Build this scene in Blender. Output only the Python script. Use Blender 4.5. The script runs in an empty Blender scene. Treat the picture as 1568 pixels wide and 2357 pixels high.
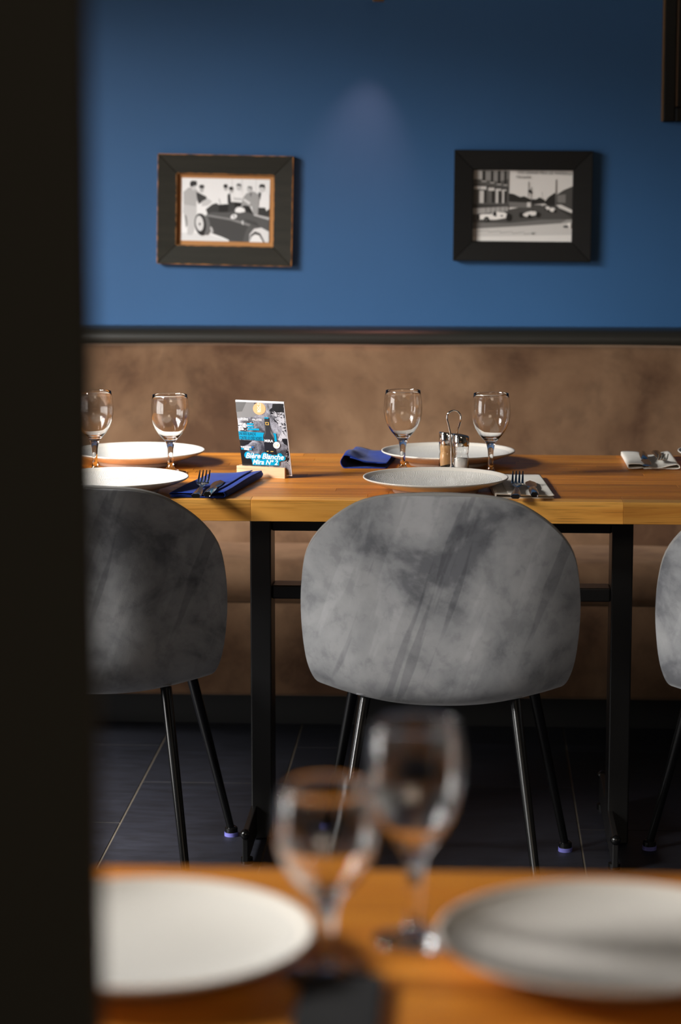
import bpy, bmesh, math, random
from mathutils import Vector, Matrix
random.seed(7)
PI = math.pi
scene = bpy.context.scene
C = bpy.context.collection

# ------------------------------------------------------------------ camera
F_PX, PCX, PCY = 5565.0, 784.0, 1178.5
CAM_H, YAW, PITCH = 1.41, math.radians(3.1), math.radians(8.47)
cam_d = bpy.data.cameras.new('camera'); cam = bpy.data.objects.new('camera', cam_d); C.objects.link(cam)
cam.location = (0, 0, CAM_H); cam.rotation_euler = (PI/2-PITCH, 0, YAW)
cam_d.sensor_fit = 'VERTICAL'; cam_d.sensor_height = 36.0; cam_d.lens = F_PX*36.0/2357.0
cam_d.clip_start = 0.05; cam_d.clip_end = 60
cam_d.dof.use_dof = True; cam_d.dof.focus_distance = 4.78; cam_d.dof.aperture_fstop = 3.1
scene.camera = cam
CR = Matrix.Rotation(YAW, 3, 'Z') @ Matrix.Rotation(PI/2-PITCH, 3, 'X')
def ray(x, y): return CR @ Vector(((x-PCX)/F_PX, -(y-PCY)/F_PX, -1))
def onz(x, y, z):
    d = ray(x, y); return Vector((0,0,CAM_H)) + d*((z-CAM_H)/d.z)
def ony(x, y, Y):
    d = ray(x, y); return Vector((0,0,CAM_H)) + d*(Y/d.y)

# ------------------------------------------------------------------ world, light, exposure
w = bpy.data.worlds.new('world'); scene.world = w; w.use_nodes = True
bgn = w.node_tree.nodes['Background']; bgn.inputs[0].default_value = (0.75, 0.85, 1, 1); bgn.inputs[1].default_value = 0.4
vs = scene.view_settings
vs.view_transform = 'Standard'; vs.look = 'None'; vs.gamma = 1; vs.use_curve_mapping = False
vs.exposure = 0.0
scene.cycles.sample_clamp_indirect = 20.0
def area(name, loc, target, sx, sy, power, col, spread=180):
    l = bpy.data.lights.new(name, 'AREA'); l.shape = 'RECTANGLE'; l.size = sx; l.size_y = sy
    l.energy = power; l.color = col; l.spread = math.radians(spread)
    o = bpy.data.objects.new(name, l); C.objects.link(o); o.location = loc
    o.rotation_euler = (Vector(target)-Vector(loc)).to_track_quat('-Z', 'Y').to_euler()
    return o
# daylight of the street, falling in through the window of the left wall
area('daylight', (-3.9, 2.3, 3.25), (-0.2, 4.0, 0.7), 3.4, 1.6, 1420, (1.0, 0.98, 0.95))
area('street_bounce', (-4.2, 2.4, 0.9), (-0.2, 4.6, 0.8), 4.0, 1.2, 95, (1.0, 0.97, 0.93))
# added weak warm fill behind the camera, standing in for the unseen room
area('room_fill', (0.6, -1.3, 2.5), (0.0, 1.5, 0.6), 2.0, 0.8, 24, (1.0, 0.84, 0.66))

# ------------------------------------------------------------------ materials
def newmat(name):
    m = bpy.data.materials.new(name); m.use_nodes = True
    nt = m.node_tree; return m, nt, nt.nodes['Principled BSDF']
def plain(name, col, rough=0.5, metal=0.0, spec=0.5, **kw):
    m, nt, b = newmat(name)
    b.inputs['Base Color'].default_value = (*col, 1); b.inputs['Roughness'].default_value = rough
    b.inputs['Metallic'].default_value = metal; b.inputs['Specular IOR Level'].default_value = spec
    for k, v in kw.items(): b.inputs[k].default_value = v
    return m
def srgb(r, g, b):
    f = lambda c: (c/255/12.92) if c/255 <= 0.04045 else ((c/255+0.055)/1.055)**2.4
    return (f(r), f(g), f(b))
def nd(nt, t, **kw):
    n = nt.nodes.new(t)
    for k, v in kw.items(): setattr(n, k, v)
    return n
def ramp(nt, stops, fac=None):
    r = nd(nt, 'ShaderNodeValToRGB')
    while len(r.color_ramp.elements) < len(stops): r.color_ramp.elements.new(0.5)
    for e, (p, c) in zip(r.color_ramp.elements, stops):
        e.position = p; e.color = (*c, 1)
    if fac is not None: nt.links.new(fac, r.inputs[0])
    return r
def coords(nt, scale=(1,1,1), rot=(0,0,0), rnd=False):
    tc = nd(nt, 'ShaderNodeTexCoord'); mp = nd(nt, 'ShaderNodeMapping')
    mp.inputs['Scale'].default_value = scale; mp.inputs['Rotation'].default_value = rot
    nt.links.new(tc.outputs['Object'], mp.inputs[0])
    if rnd:
        oi = nd(nt, 'ShaderNodeObjectInfo'); mu = nd(nt, 'ShaderNodeMath', operation='MULTIPLY'); mu.inputs[1].default_value = 37.0
        nt.links.new(oi.outputs['Random'], mu.inputs[0])
        nt.links.new(mu.outputs[0], mp.inputs['Location'])
        return mp.outputs[0], oi.outputs['Random']
    return mp.outputs[0]
def noise(nt, vec, scale, detail=4, rough=0.55, dist=0.0):
    n = nd(nt, 'ShaderNodeTexNoise'); n.inputs['Scale'].default_value = scale; n.inputs['Detail'].default_value = detail
    n.inputs['Roughness'].default_value = rough; n.inputs['Distortion'].default_value = dist
    nt.links.new(vec, n.inputs['Vector']); return n
def bump(nt, b, h, strength, dist):
    bp = nd(nt, 'ShaderNodeBump'); bp.inputs['Strength'].default_value = strength; bp.inputs['Distance'].default_value = dist
    nt.links.new(h, bp.inputs['Height']); nt.links.new(bp.outputs[0], b.inputs['Normal'])
def mixc(nt, fac, a, b, mode='MIX'):
    m = nd(nt, 'ShaderNodeMix', data_type='RGBA', blend_type=mode)
    for s, v in ((0, fac), (6, a), (7, b)):
        if isinstance(v, (int, float)): m.inputs[s].default_value = v
        elif isinstance(v, tuple): m.inputs[s].default_value = (*v, 1)
        else: nt.links.new(v, m.inputs[s])
    return m.outputs[2]

def mk_wall(name, a, b2):
    m, nt, b = newmat(name)
    v = coords(nt); n = noise(nt, v, 1.1, 5, 0.55)
    r = ramp(nt, [(0.3, a), (0.72, b2)], n.outputs[0]); nt.links.new(r.outputs[0], b.inputs['Base Color'])
    b.inputs['Roughness'].default_value = 0.62
    f = noise(nt, v, 160, 3, 0.6); bump(nt, b, f.outputs[0], 0.12, 0.002)
    return m
def mk_velvet(name, dark, mid, light, streak=True, scale=6.0, sheen=0.7):
    m, nt, b = newmat(name)
    v, rnd = coords(nt, rnd=True)
    n1 = noise(nt, v, scale, 7, 0.56, 0.35)
    r1 = ramp(nt, [(0.38, dark), (0.47, mid), (0.62, light)], n1.outputs[0])
    col = r1.outputs[0]
    if streak:
        v2 = coords(nt, (1, 1, 1), (0, -0.33, 0)); mp = nd(nt, 'ShaderNodeMapping'); mp.inputs['Scale'].default_value = (20, 1.5, 2.0)
        nt.links.new(v2, mp.inputs[0])
        n2 = noise(nt, mp.outputs[0], 1.0, 3, 0.55, 0.2)
        r2 = ramp(nt, [(0.36, (0.66, 0.66, 0.68)), (0.39, (1, 1, 1)), (0.6, (1, 1, 1)), (0.63, (1.16, 1.16, 1.16))], n2.outputs[0])
        col = mixc(nt, 0.75, col, r2.outputs[0], 'MULTIPLY')
    n3 = noise(nt, v, scale*4.5, 5, 0.6, 0.2); r3 = ramp(nt, [(0.36, (0.8, 0.8, 0.81)), (0.48, (1, 1, 1)), (0.66, (1.07, 1.07, 1.07))], n3.outputs[0])
    col = mixc(nt, 0.8, col, r3.outputs[0], 'MULTIPLY')
    nt.links.new(col, b.inputs['Base Color'])
    b.inputs['Roughness'].default_value = 0.85; b.inputs['Specular IOR Level'].default_value = 0.15
    b.inputs['Sheen Weight'].default_value = sheen; b.inputs['Sheen Roughness'].default_value = 0.35
    b.inputs['Sheen Tint'].default_value = (*[min(1, c*2.2+0.1) for c in light], 1)
    f = noise(nt, v, 420, 2, 0.6); bump(nt, b, f.outputs[0], 0.15, 0.001)
    return m
def mk_wood(name, a, b2, c, rough=0.42):
    m, nt, b = newmat(name)
    v, rnd = coords(nt, (1.6, 26, 26), rnd=True)
    n = noise(nt, v, 1.6, 5, 0.6, 0.8)
    r = ramp(nt, [(0.3, a), (0.5, b2), (0.7, c)], n.outputs[0])
    v2, _ = coords(nt, (9, 240, 240), rnd=True); p = noise(nt, v2, 1.0, 2, 0.5)
    r2 = ramp(nt, [(0.30, (0.55, 0.5, 0.45)), (0.42, (1, 1, 1))], p.outputs[0])
    col = mixc(nt, 0.55, r.outputs[0], r2.outputs[0], 'MULTIPLY')
    hs = nd(nt, 'ShaderNodeHueSaturation'); mr = nd(nt, 'ShaderNodeMapRange'); mr.inputs[3].default_value = 0.78; mr.inputs[4].default_value = 1.2
    nt.links.new(rnd, mr.inputs[0]); nt.links.new(mr.outputs[0], hs.inputs['Value']); nt.links.new(col, hs.inputs['Color'])
    nt.links.new(hs.outputs[0], b.inputs['Base Color'])
    b.inputs['Roughness'].default_value = rough; b.inputs['Specular IOR Level'].default_value = 0.3
    bump(nt, b, p.outputs[0], 0.06, 0.001)
    return m
def mk_tile():
    m, nt, b = newmat('slate_tile')
    v, rnd = coords(nt, (1, 3, 1), rnd=True); n = noise(nt, v, 14, 8, 0.7)
    r = ramp(nt, [(0.3, srgb(22, 23, 29)), (0.7, srgb(38, 40, 50))], n.outputs[0])
    nt.links.new(r.outputs[0], b.inputs['Base Color']); b.inputs['Roughness'].default_value = 0.55
    bump(nt, b, n.outputs[0], 0.12, 0.002)
    return m
def mk_plate_rib():
    m, nt, b = newmat('ribbed_glaze')
    v = coords(nt)
    wv = nd(nt, 'ShaderNodeTexWave', wave_type='BANDS', bands_direction='X', wave_profile='SIN')
    wv.inputs['Scale'].default_value = 115; wv.inputs['Distortion'].default_value = 7; wv.inputs['Detail'].default_value = 0
    wv.inputs['Detail Scale'].default_value = 0.55
    nt.links.new(v, wv.inputs[0])
    r = ramp(nt, [(0.0, srgb(208, 203, 194)), (0.6, srgb(228, 224, 216))], wv.outputs[0])
    nt.links.new(r.outputs[0], b.inputs['Base Color'])
    b.inputs['Roughness'].default_value = 0.22; bump(nt, b, wv.outputs[0], 0.3, 0.0008)
    return m
def mk_glass(name, col=(1, 1, 1)):
    m, nt, b = newmat(name)
    b.inputs['Base Color'].default_value = (*col, 1); b.inputs['Roughness'].default_value = 0.0
    b.inputs['IOR'].default_value = 1.48; b.inputs['Transmission Weight'].default_value = 1.0
    return m
def mk_cloth(name, a, b2):
    m, nt, b = newmat(name)
    v, _ = coords(nt, rnd=True); n = noise(nt, v, 30, 4, 0.6)
    r = ramp(nt, [(0.3, a), (0.7, b2)], n.outputs[0]); nt.links.new(r.outputs[0], b.inputs['Base Color'])
    b.inputs['Roughness'].default_value = 0.9; b.inputs['Specular IOR Level'].default_value = 0.1
    b.inputs['Sheen Weight'].default_value = 0.06
    f = noise(nt, v, 900, 2, 0.6); bump(nt, b, f.outputs[0], 0.25, 0.0006)
    return m
def mk_frame_wood(name, base, worn, amount):
    m, nt, b = newmat(name)
    v, _ = coords(nt, (2, 30, 30), rnd=True); n = noise(nt, v, 2, 5, 0.6)
    r = ramp(nt, [(0.3, tuple(c*0.8 for c in base)), (0.7, tuple(c*1.25 for c in base))], n.outputs[0])
    nt.links.new(r.outputs[0], b.inputs['Base Color']); b.inputs['Roughness'].default_value = 0.6; b.inputs['Specular IOR Level'].default_value = 0.25
    return m
M = dict(
    blue=mk_wall('blue_paint', srgb(34, 82, 128), srgb(40, 90, 139)),
    pale=mk_wall('dark_room_paint', srgb(74, 68, 60), srgb(84, 77, 68)),
    ceil=plain('ceiling_paint', srgb(112, 106, 98), 0.8),
    dark=plain('dark_partition_paint', srgb(55, 53, 47), 0.7, spec=0.2),
    rail=plain('black_rail_paint', srgb(36, 35, 31), 0.4, spec=0.35),
    plinth=plain('black_plinth', srgb(20, 20, 20), 0.6),
    grout=plain('grout', srgb(92, 84, 72), 0.9),
    tile=mk_tile(),
    bench=mk_velvet('brown_velvet', srgb(80, 57, 41), srgb(100, 75, 55), srgb(121, 94, 71), False, 3.6, 0.4),
    chair=mk_velvet('grey_velvet', srgb(112, 113, 117), srgb(150, 151, 153), srgb(172, 172, 173), True, 7.0, 0.6),
    piping=plain('grey_piping', srgb(150, 148, 144), 0.8),
    steel=plain('black_steel', srgb(26, 26, 26), 0.35, spec=0.5),
    legmetal=plain('black_leg_metal', srgb(14, 14, 14), 0.22, spec=0.6),
    felt=plain('violet_glide', srgb(120, 120, 200), 0.5),
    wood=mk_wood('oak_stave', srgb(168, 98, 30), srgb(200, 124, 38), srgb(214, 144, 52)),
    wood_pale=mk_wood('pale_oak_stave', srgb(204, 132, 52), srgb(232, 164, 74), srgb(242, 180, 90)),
    beech=mk_wood('beech', srgb(222, 178, 138), srgb(232, 192, 152), srgb(238, 202, 166), 0.5),
    glaze=plain('cream_glaze', srgb(222, 215, 204), 0.3),
    rib=mk_plate_rib(),
    glass=mk_glass('clear_glass'),
    chrome=plain('chrome', (0.72, 0.71, 0.69), 0.08, 1.0),
    cutlery=plain('polished_cutlery', (0.32, 0.315, 0.30), 0.1, 1.0),
    capblack=plain('black_cap', srgb(24, 24, 24), 0.3),
    salt=plain('salt', srgb(236, 232, 224), 0.9),
    pepper=plain('ground_pepper', srgb(206, 160, 104), 0.9),
    blue_napkin=mk_cloth('blue_cloth', srgb(26, 48, 124), srgb(34, 60, 144)),
    white_napkin=mk_cloth('white_cloth', srgb(234, 228, 216), srgb(243, 238, 228)),
    shaded_napkin=mk_cloth('shaded_cloth', srgb(9, 9, 11), srgb(14, 14, 17)),  # near-black: the shade lying on this cloth is put into its colour
    frame_worn=mk_frame_wood('worn_frame_paint', srgb(36, 35, 28), None, 0),
    frame_dark=mk_frame_wood('dark_frame_paint', srgb(15, 14, 12), None, 0),
    worn_edge=plain('bare_wood_edge', srgb(176, 116, 50), 0.6),
    slip=plain('orange_slip', srgb(186, 128, 70), 0.6),
    gold=plain('dull_gold', srgb(128, 96, 54), 0.4, 0.5),
    blackgloss=plain('black_gloss', srgb(9, 8, 7), 0.35, spec=0.12),
    acrylic=plain('acrylic_edge', srgb(225, 225, 228), 0.2),
    brownwood=plain('dark_brown_wood', srgb(92, 64, 36), 0.5),
    lamp_metal=plain('lamp_metal', srgb(150, 132, 116), 0.35, 0.8),
)
GREY = {}
def grey(v, tint=(1, 1, 1)):
    k = (v, tint)
    if k not in GREY: GREY[k] = plain('print_ink_%d' % len(GREY), tuple(a*b for a, b in zip(srgb(*[min(250, v*(1+.12*min(1, v/160)))]*3), tint)), 0.35)
    return GREY[k]

# ------------------------------------------------------------------ mesh helpers
class G:
    def __init__(s): s.v = []; s.f = []; s.m = []
    def add(s, vs, fs, mi=0):
        o = len(s.v); s.v += [tuple(x) for x in vs]; s.f += [tuple(i+o for i in f) for f in fs]; s.m += [mi]*len(fs); return s
    def box(s, x0, x1, y0, y1, z0, z1, mi=0):
        return s.add([(x0,y0,z0),(x1,y0,z0),(x1,y1,z0),(x0,y1,z0),(x0,y0,z1),(x1,y0,z1),(x1,y1,z1),(x0,y1,z1)],
                     [(0,3,2,1),(4,5,6,7),(0,1,5,4),(1,2,6,5),(2,3,7,6),(3,0,4,7)], mi)
    def lathe(s, prof, n=48, mi=0, cx=0, cy=0, closed=False):
        vs = []; fs = []
        for r, z in prof:
            for k in range(n):
                a = 2*PI*k/n; vs.append((cx+r*math.cos(a), cy+r*math.sin(a), z))
        m = len(prof)
        for i in range(m if closed else m-1):
            j = (i+1) % m
            for k in range(n):
                k2 = (k+1) % n; fs.append((i*n+k, i*n+k2, j*n+k2, j*n+k))
        return s.add(vs, fs, mi)
    def tube(s, pts, rad, n=10, mi=0, caps=True, closed=False):
        pts = [Vector(p) for p in pts]; m = len(pts); rad = rad if isinstance(rad, (list, tuple)) else [rad]*m
        vs = []; fs = []; up = None
        for i, p in enumerate(pts):
            a = pts[(i-1) % m] if (closed or i > 0) else p; b = pts[(i+1) % m] if (closed or i < m-1) else p
            t = (b-a).normalized()
            if up is None:
                up = Vector((0,0,1)) if abs(t.z) < 0.9 else Vector((1,0,0))
            x = t.cross(up).normalized(); y = x.cross(t).normalized(); up = y
            for k in range(n):
                q = 2*PI*k/n; vs.append(p + (x*math.cos(q)+y*math.sin(q))*rad[i])
        for i in range(m if closed else m-1):
            j = (i+1) % m
            for k in range(n):
                k2 = (k+1) % n; fs.append((i*n+k, i*n+k2, j*n+k2, j*n+k))
        if caps and not closed:
            fs.append(tuple(range(n))[::-1]); fs.append(tuple((m-1)*n+k for k in range(n)))
        return s.add(vs, fs, mi)
    def grid(s, rows, mi=0, flip=False):
        n = len(rows[0]); vs = [p for r in rows for p in r]; fs = []
        for i in range(len(rows)-1):
            for k in range(n-1):
                f = (i*n+k, i*n+k+1, (i+1)*n+k+1, (i+1)*n+k); fs.append(f[::-1] if flip else f)
        return s.add(vs, fs, mi)
    def build(s, name, mats, parent=None, smooth=False, bevel=0, seg=2, fix=True, angle=None):
        me = bpy.data.meshes.new(name); me.from_pydata(s.v, [], s.f)
        if not isinstance(mats, (list, tuple)): mats = [mats]
        for m in mats: me.materials.append(m)
        me.polygons.foreach_set('material_index', s.m)
        bm = bmesh.new(); bm.from_mesh(me)
        if fix: bmesh.ops.recalc_face_normals(bm, faces=bm.faces)
        if bevel:
            bmesh.ops.bevel(bm, geom=[e for e in bm.edges if len(e.link_faces) == 2 and e.calc_face_angle(0) > 0.6], offset=bevel, segments=seg, profile=0.5, affect='EDGES')
        if angle:
            for e in bm.edges:
                if len(e.link_faces) == 2 and e.calc_face_angle(0) > math.radians(angle): e.smooth = False
        bm.to_mesh(me); bm.free()
        if smooth or angle: me.polygons.foreach_set('use_smooth', [True]*len(me.polygons))
        o = bpy.data.objects.new(name, me); C.objects.link(o)
        if parent: o.parent = parent
        return o
def tag(o, label=None, cat=None, group=None, kind=None):
    for k, v in (('label', label), ('category', cat), ('group', group), ('kind', kind)):
        if v: o[k] = v
    return o
def thing(name, label, cat, loc=(0,0,0), rz=0, group=None):
    o = bpy.data.objects.new(name, None); C.objects.link(o); o.empty_display_size = 0.05
    o.location = loc; o.rotation_euler = (0,0,rz); return tag(o, label, cat, group)
def dup(root, label, loc, rz=0, group=None):
    def cp(o, par):
        c = o.copy(); C.objects.link(c); c.parent = par
        for ch in list(o.children): cp(ch, c)
        return c
    r = cp(root, None); r.location = loc; r.rotation_euler = (0,0,rz); r['label'] = label
    if group: r['group'] = group
    return r
def struct(o, label=None): return tag(o, label, None, None, 'structure')

# ------------------------------------------------------------------ room shell
WALL_Y = 6.15; XL, XR, YF, ZC = -2.0, 2.4, -1.6, 2.75
struct(G().box(XL-.1, XR+.1, WALL_Y, WALL_Y+.1, -.05, ZC).build('wall_back', M['blue']), 'blue painted wall behind the bench')
struct(G().box(XR, XR+.1, YF, WALL_Y, -.05, ZC).build('wall_right', M['pale']))
struct(G().box(XL-.1, XR+.1, YF-.1, YF, -.05, ZC).build('wall_front', M['pale']))
struct(G().box(XL-.1, XR+.1, YF-.1, WALL_Y+.1, ZC, ZC+.1).build('ceiling', M['ceil']))
WY0, WY1, WZ0, WZ1 = 1.95, 4.9, 0.3, 2.15
g = G(); g.box(XL-.12, XL, YF, WY0, -.05, ZC); g.box(XL-.12, XL, WY1, WALL_Y, -.05, ZC)
g.box(XL-.12, XL, WY0, WY1, -.05, WZ0); g.box(XL-.12, XL, WY0, WY1, WZ1, ZC)
struct(g.build('wall_left', M['pale']))
win = struct(thing('window_1', 'daylit street window in the left wall', None))
for nm, b in (('sill', (XL-.14, XL+.1, WY0-.03, WY1+.03, WZ0-.03, WZ0)), ('head', (XL-.09, XL-.03, WY0, WY1, WZ1-.05, WZ1)),
              ('jamb', (XL-.09, XL-.03, WY0, WY0+.05, WZ0, WZ1-.05)), ('jamb', (XL-.09, XL-.03, WY1-.05, WY1, WZ0, WZ1-.05)),
              ('mullion', (XL-.08, XL-.04, 2.7, 2.74, WZ0, WZ1-.05)), ('mullion', (XL-.08, XL-.04, 3.7, 3.74, WZ0, WZ1-.05))):
    G().box(*b).build(nm, M['rail'], win)
# floor: grout bed with staggered slate tiles
floor = struct(G().box(XL-.1, XR+.1, YF-.1, WALL_Y+.1, -.05, -.0012).build('floor', M['grout']), 'dark slate floor tiles laid in a staggered bond')
TW, TL, GAP = 0.3238, 0.677, 0.0021
tme = None; c = 0
x = -0.737 - TW*6
while x < XR:
    stag = (c % 2); Y = 4.953 + (0.338 if stag == 0 else 0.0) - TL*10   # joints at 5.29 or at 4.953 / 5.63
    while Y < WALL_Y:
        if Y+TL > YF and x+TW > XL:
            if tme is None:
                t = G().box(GAP, TW-GAP, GAP, TL-GAP, -.0011, 0).build('tile', M['tile'], floor, bevel=.0005, seg=1); tme = t.data
            else:
                t = bpy.data.objects.new('tile', tme); C.objects.link(t); t.parent = floor
            t.location = (x, Y, 0)
        Y += TL
    x += TW; c += 1
# dark partition end close to the camera
pe = ony(226, 1178, 1.42)
struct(G().box(-1.3, pe.x, 1.395, 1.42, 0, ZC).build('wall_partition', M['dark'], bevel=.003), 'dark painted partition edge close at the left')
# added unseen blocker behind the partition, put in to shade the left chair
struct(G().box(-1.08, -.93, 3.75, 4.25, 0, ZC).build('shade_blocker', M['dark'], bevel=.003))
# black half-round rail above the bench
prof = [(WALL_Y, .972)]
for k in range(13):
    a = PI/2 - k*PI/12*1.0; prof.append((WALL_Y-.055-.028*math.cos(a), .944+.026*math.sin(a)))
prof += [(WALL_Y, .918)]
g = G(); g.grid([[(xx, y, z) for y, z in prof] for xx in (XL, XR)])
tr = struct(g.build('trim_1', M['rail'], smooth=True), 'black rounded rail along the top of the bench')

# ------------------------------------------------------------------ bench
bench = thing('bench', 'long brown velvet wall bench behind the set table', 'bench', (0, 5.9, 0))
BX0, BX1 = -1.95, 2.3
def sweep(name, prof, mat, parent, off=0, n=60, wob=0.0):
    g = G(); rows = []
    for i in range(n+1):
        xx = BX0 + (BX1-BX0)*i/n; q = wob*math.sin(xx*7.3)+wob*.6*math.sin(xx*17.1+1)
        rows.append([(xx, y, z+q) for y, z in prof])
    g.grid(rows); g.add(rows[0], [tuple(range(len(prof)))]); g.add(rows[-1], [tuple(range(len(prof)))])
    return g.build(name, mat, parent, angle=50)
# local y is measured from world y 5.9
SZ = .452
pr = [(0.02, SZ-.12), (0.02, SZ)]
for k in range(9):
    a = PI/2 + k*PI/8; r = .055; pr.append((-.245+r*math.cos(a), SZ-r+r*math.sin(a)))
pr += [(-.2, SZ-.11)]
sweep('seat_cushion', pr, M['bench'], bench, wob=.0012)
zb = ony(1000, 1606, 5.62).z
sweep('front_panel', [(-.28, SZ-.1), (-.285, zb+.01), (-.275, zb), (-.05, zb), (-.05, SZ-.1)], M['bench'], bench)
pr = [(0.0, SZ-.03), (-.006, SZ+.03), (.04, .7)]
zt = ony(1000, 797, 6.02).z
for k in range(7):
    a = PI - k*PI/2/6; pr.append((.125+.02*math.cos(a), zt-.02+.02*math.sin(a)))
pr += [(.2, zt), (.2, SZ-.03)]
sweep('backrest', pr, M['bench'], bench, wob=.001)
G().box(BX0, BX1, -.03, .2, 0, zb).build('plinth', M['plinth'], bench)

# ------------------------------------------------------------------ tables
def tabletop(root, x0, x1, y0, y1, z0, z1, seed, wst=.043, pale_front=False):
    rnd = random.Random(seed); n = round((y1-y0)/wst); wd = (y1-y0)/n
    for i in range(n):
        x = x0 - rnd.uniform(0, .5)
        while x < x1:
            L = rnd.uniform(.35, .95); a, b = max(x, x0), min(x+L, x1)
            if x1-b < .08: b = x1; L = 9
            if b-a > .03:
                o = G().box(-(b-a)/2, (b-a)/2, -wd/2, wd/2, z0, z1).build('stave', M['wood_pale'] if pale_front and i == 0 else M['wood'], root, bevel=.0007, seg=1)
                o.location = ((a+b)/2, y0+wd*(i+.5), 0)
            x += L
TT = .75; TY0, TY1 = 4.577, 5.303; POSTY = 4.885
tab = thing('dining_table', 'long oak dining table on black steel posts before the bench', 'table', (0, 0, 0))
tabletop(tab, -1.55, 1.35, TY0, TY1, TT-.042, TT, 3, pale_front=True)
for px in (-.425, .308):
    p = G().box(px-.0215, px+.0215, POSTY-.05, POSTY+.05, .004, TT-.042).build('post', M['steel'], tab, bevel=.003)
    f = G()
    fy0, fy1 = 4.64, 5.15
    out = [(fy0+.0, .012), (fy0, .062)] + [(fy0+.012-.012*math.cos(k*PI/8), .062+.012*math.sin(k*PI/8)) for k in range(1, 5)]
    out += [(fy1-.012+.012*math.sin(k*PI/8), .062+.012*math.cos(k*PI/8)) for k in range(0, 5)] + [(fy1, .012)]
    f.add([(px-.022, y, z) for y, z in out]+[(px-.010, y, z) for y, z in out],
          [tuple(range(len(out))), tuple(range(2*len(out)-1, len(out)-1, -1))]+[(i, (i+1) % len(out), (i+1) % len(out)+len(out), i+len(out)) for i in range(len(out))])
    ft = f.build('foot', M['steel'], tab, bevel=.002)
    for yy in (fy0+.004, fy1-.004):
        k = G(); k.lathe([(0, -.011), (.006, -.009), (.010, -.004), (.011, 0), (.010, .004), (.006, .009), (0, .011)], 14)
        ko = k.build('end_ball', M['legmetal'], ft, smooth=True); ko.location = (px-.016, yy, .068)
        kl = G().lathe([(0, 0), (.012, 0), (.012, .012), (0, .012)], 14).build('leveller', M['legmetal'], ft, angle=40); kl.location = (px-.016, yy+(.03 if yy < 5 else -.03), 0)
for nm, z0, z1 in (('top_rail', .646, TT-.042), ('stretcher', .505, .533)):
    G().box(-.4035, .2865, POSTY-.03, POSTY+.03, z0, z1).build(nm, M['steel'], tab, bevel=.003)
# foreground table
FY1 = onz(800, 2002, TT).y
ftab = thing('dining_table', 'blurred oak table in the foreground near the camera', 'table', (0, 0, 0))
tabletop(ftab, -.95, .85, FY1-.74, FY1, TT-.042, TT, 11)
for px in (-.5, .5):
    G().box(px-.0215, px+.0215, FY1-.42, FY1-.32, .02, TT-.042).build('post', M['steel'], ftab, bevel=.003)
    G().box(px-.02, px+.02, FY1-.66, FY1-.08, 0, .04).build('foot', M['steel'], ftab, bevel=.003)
G().box(-.4785, .4785, FY1-.4, FY1-.34, .646, TT-.042).build('top_rail', M['steel'], ftab, bevel=.003)

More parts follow.
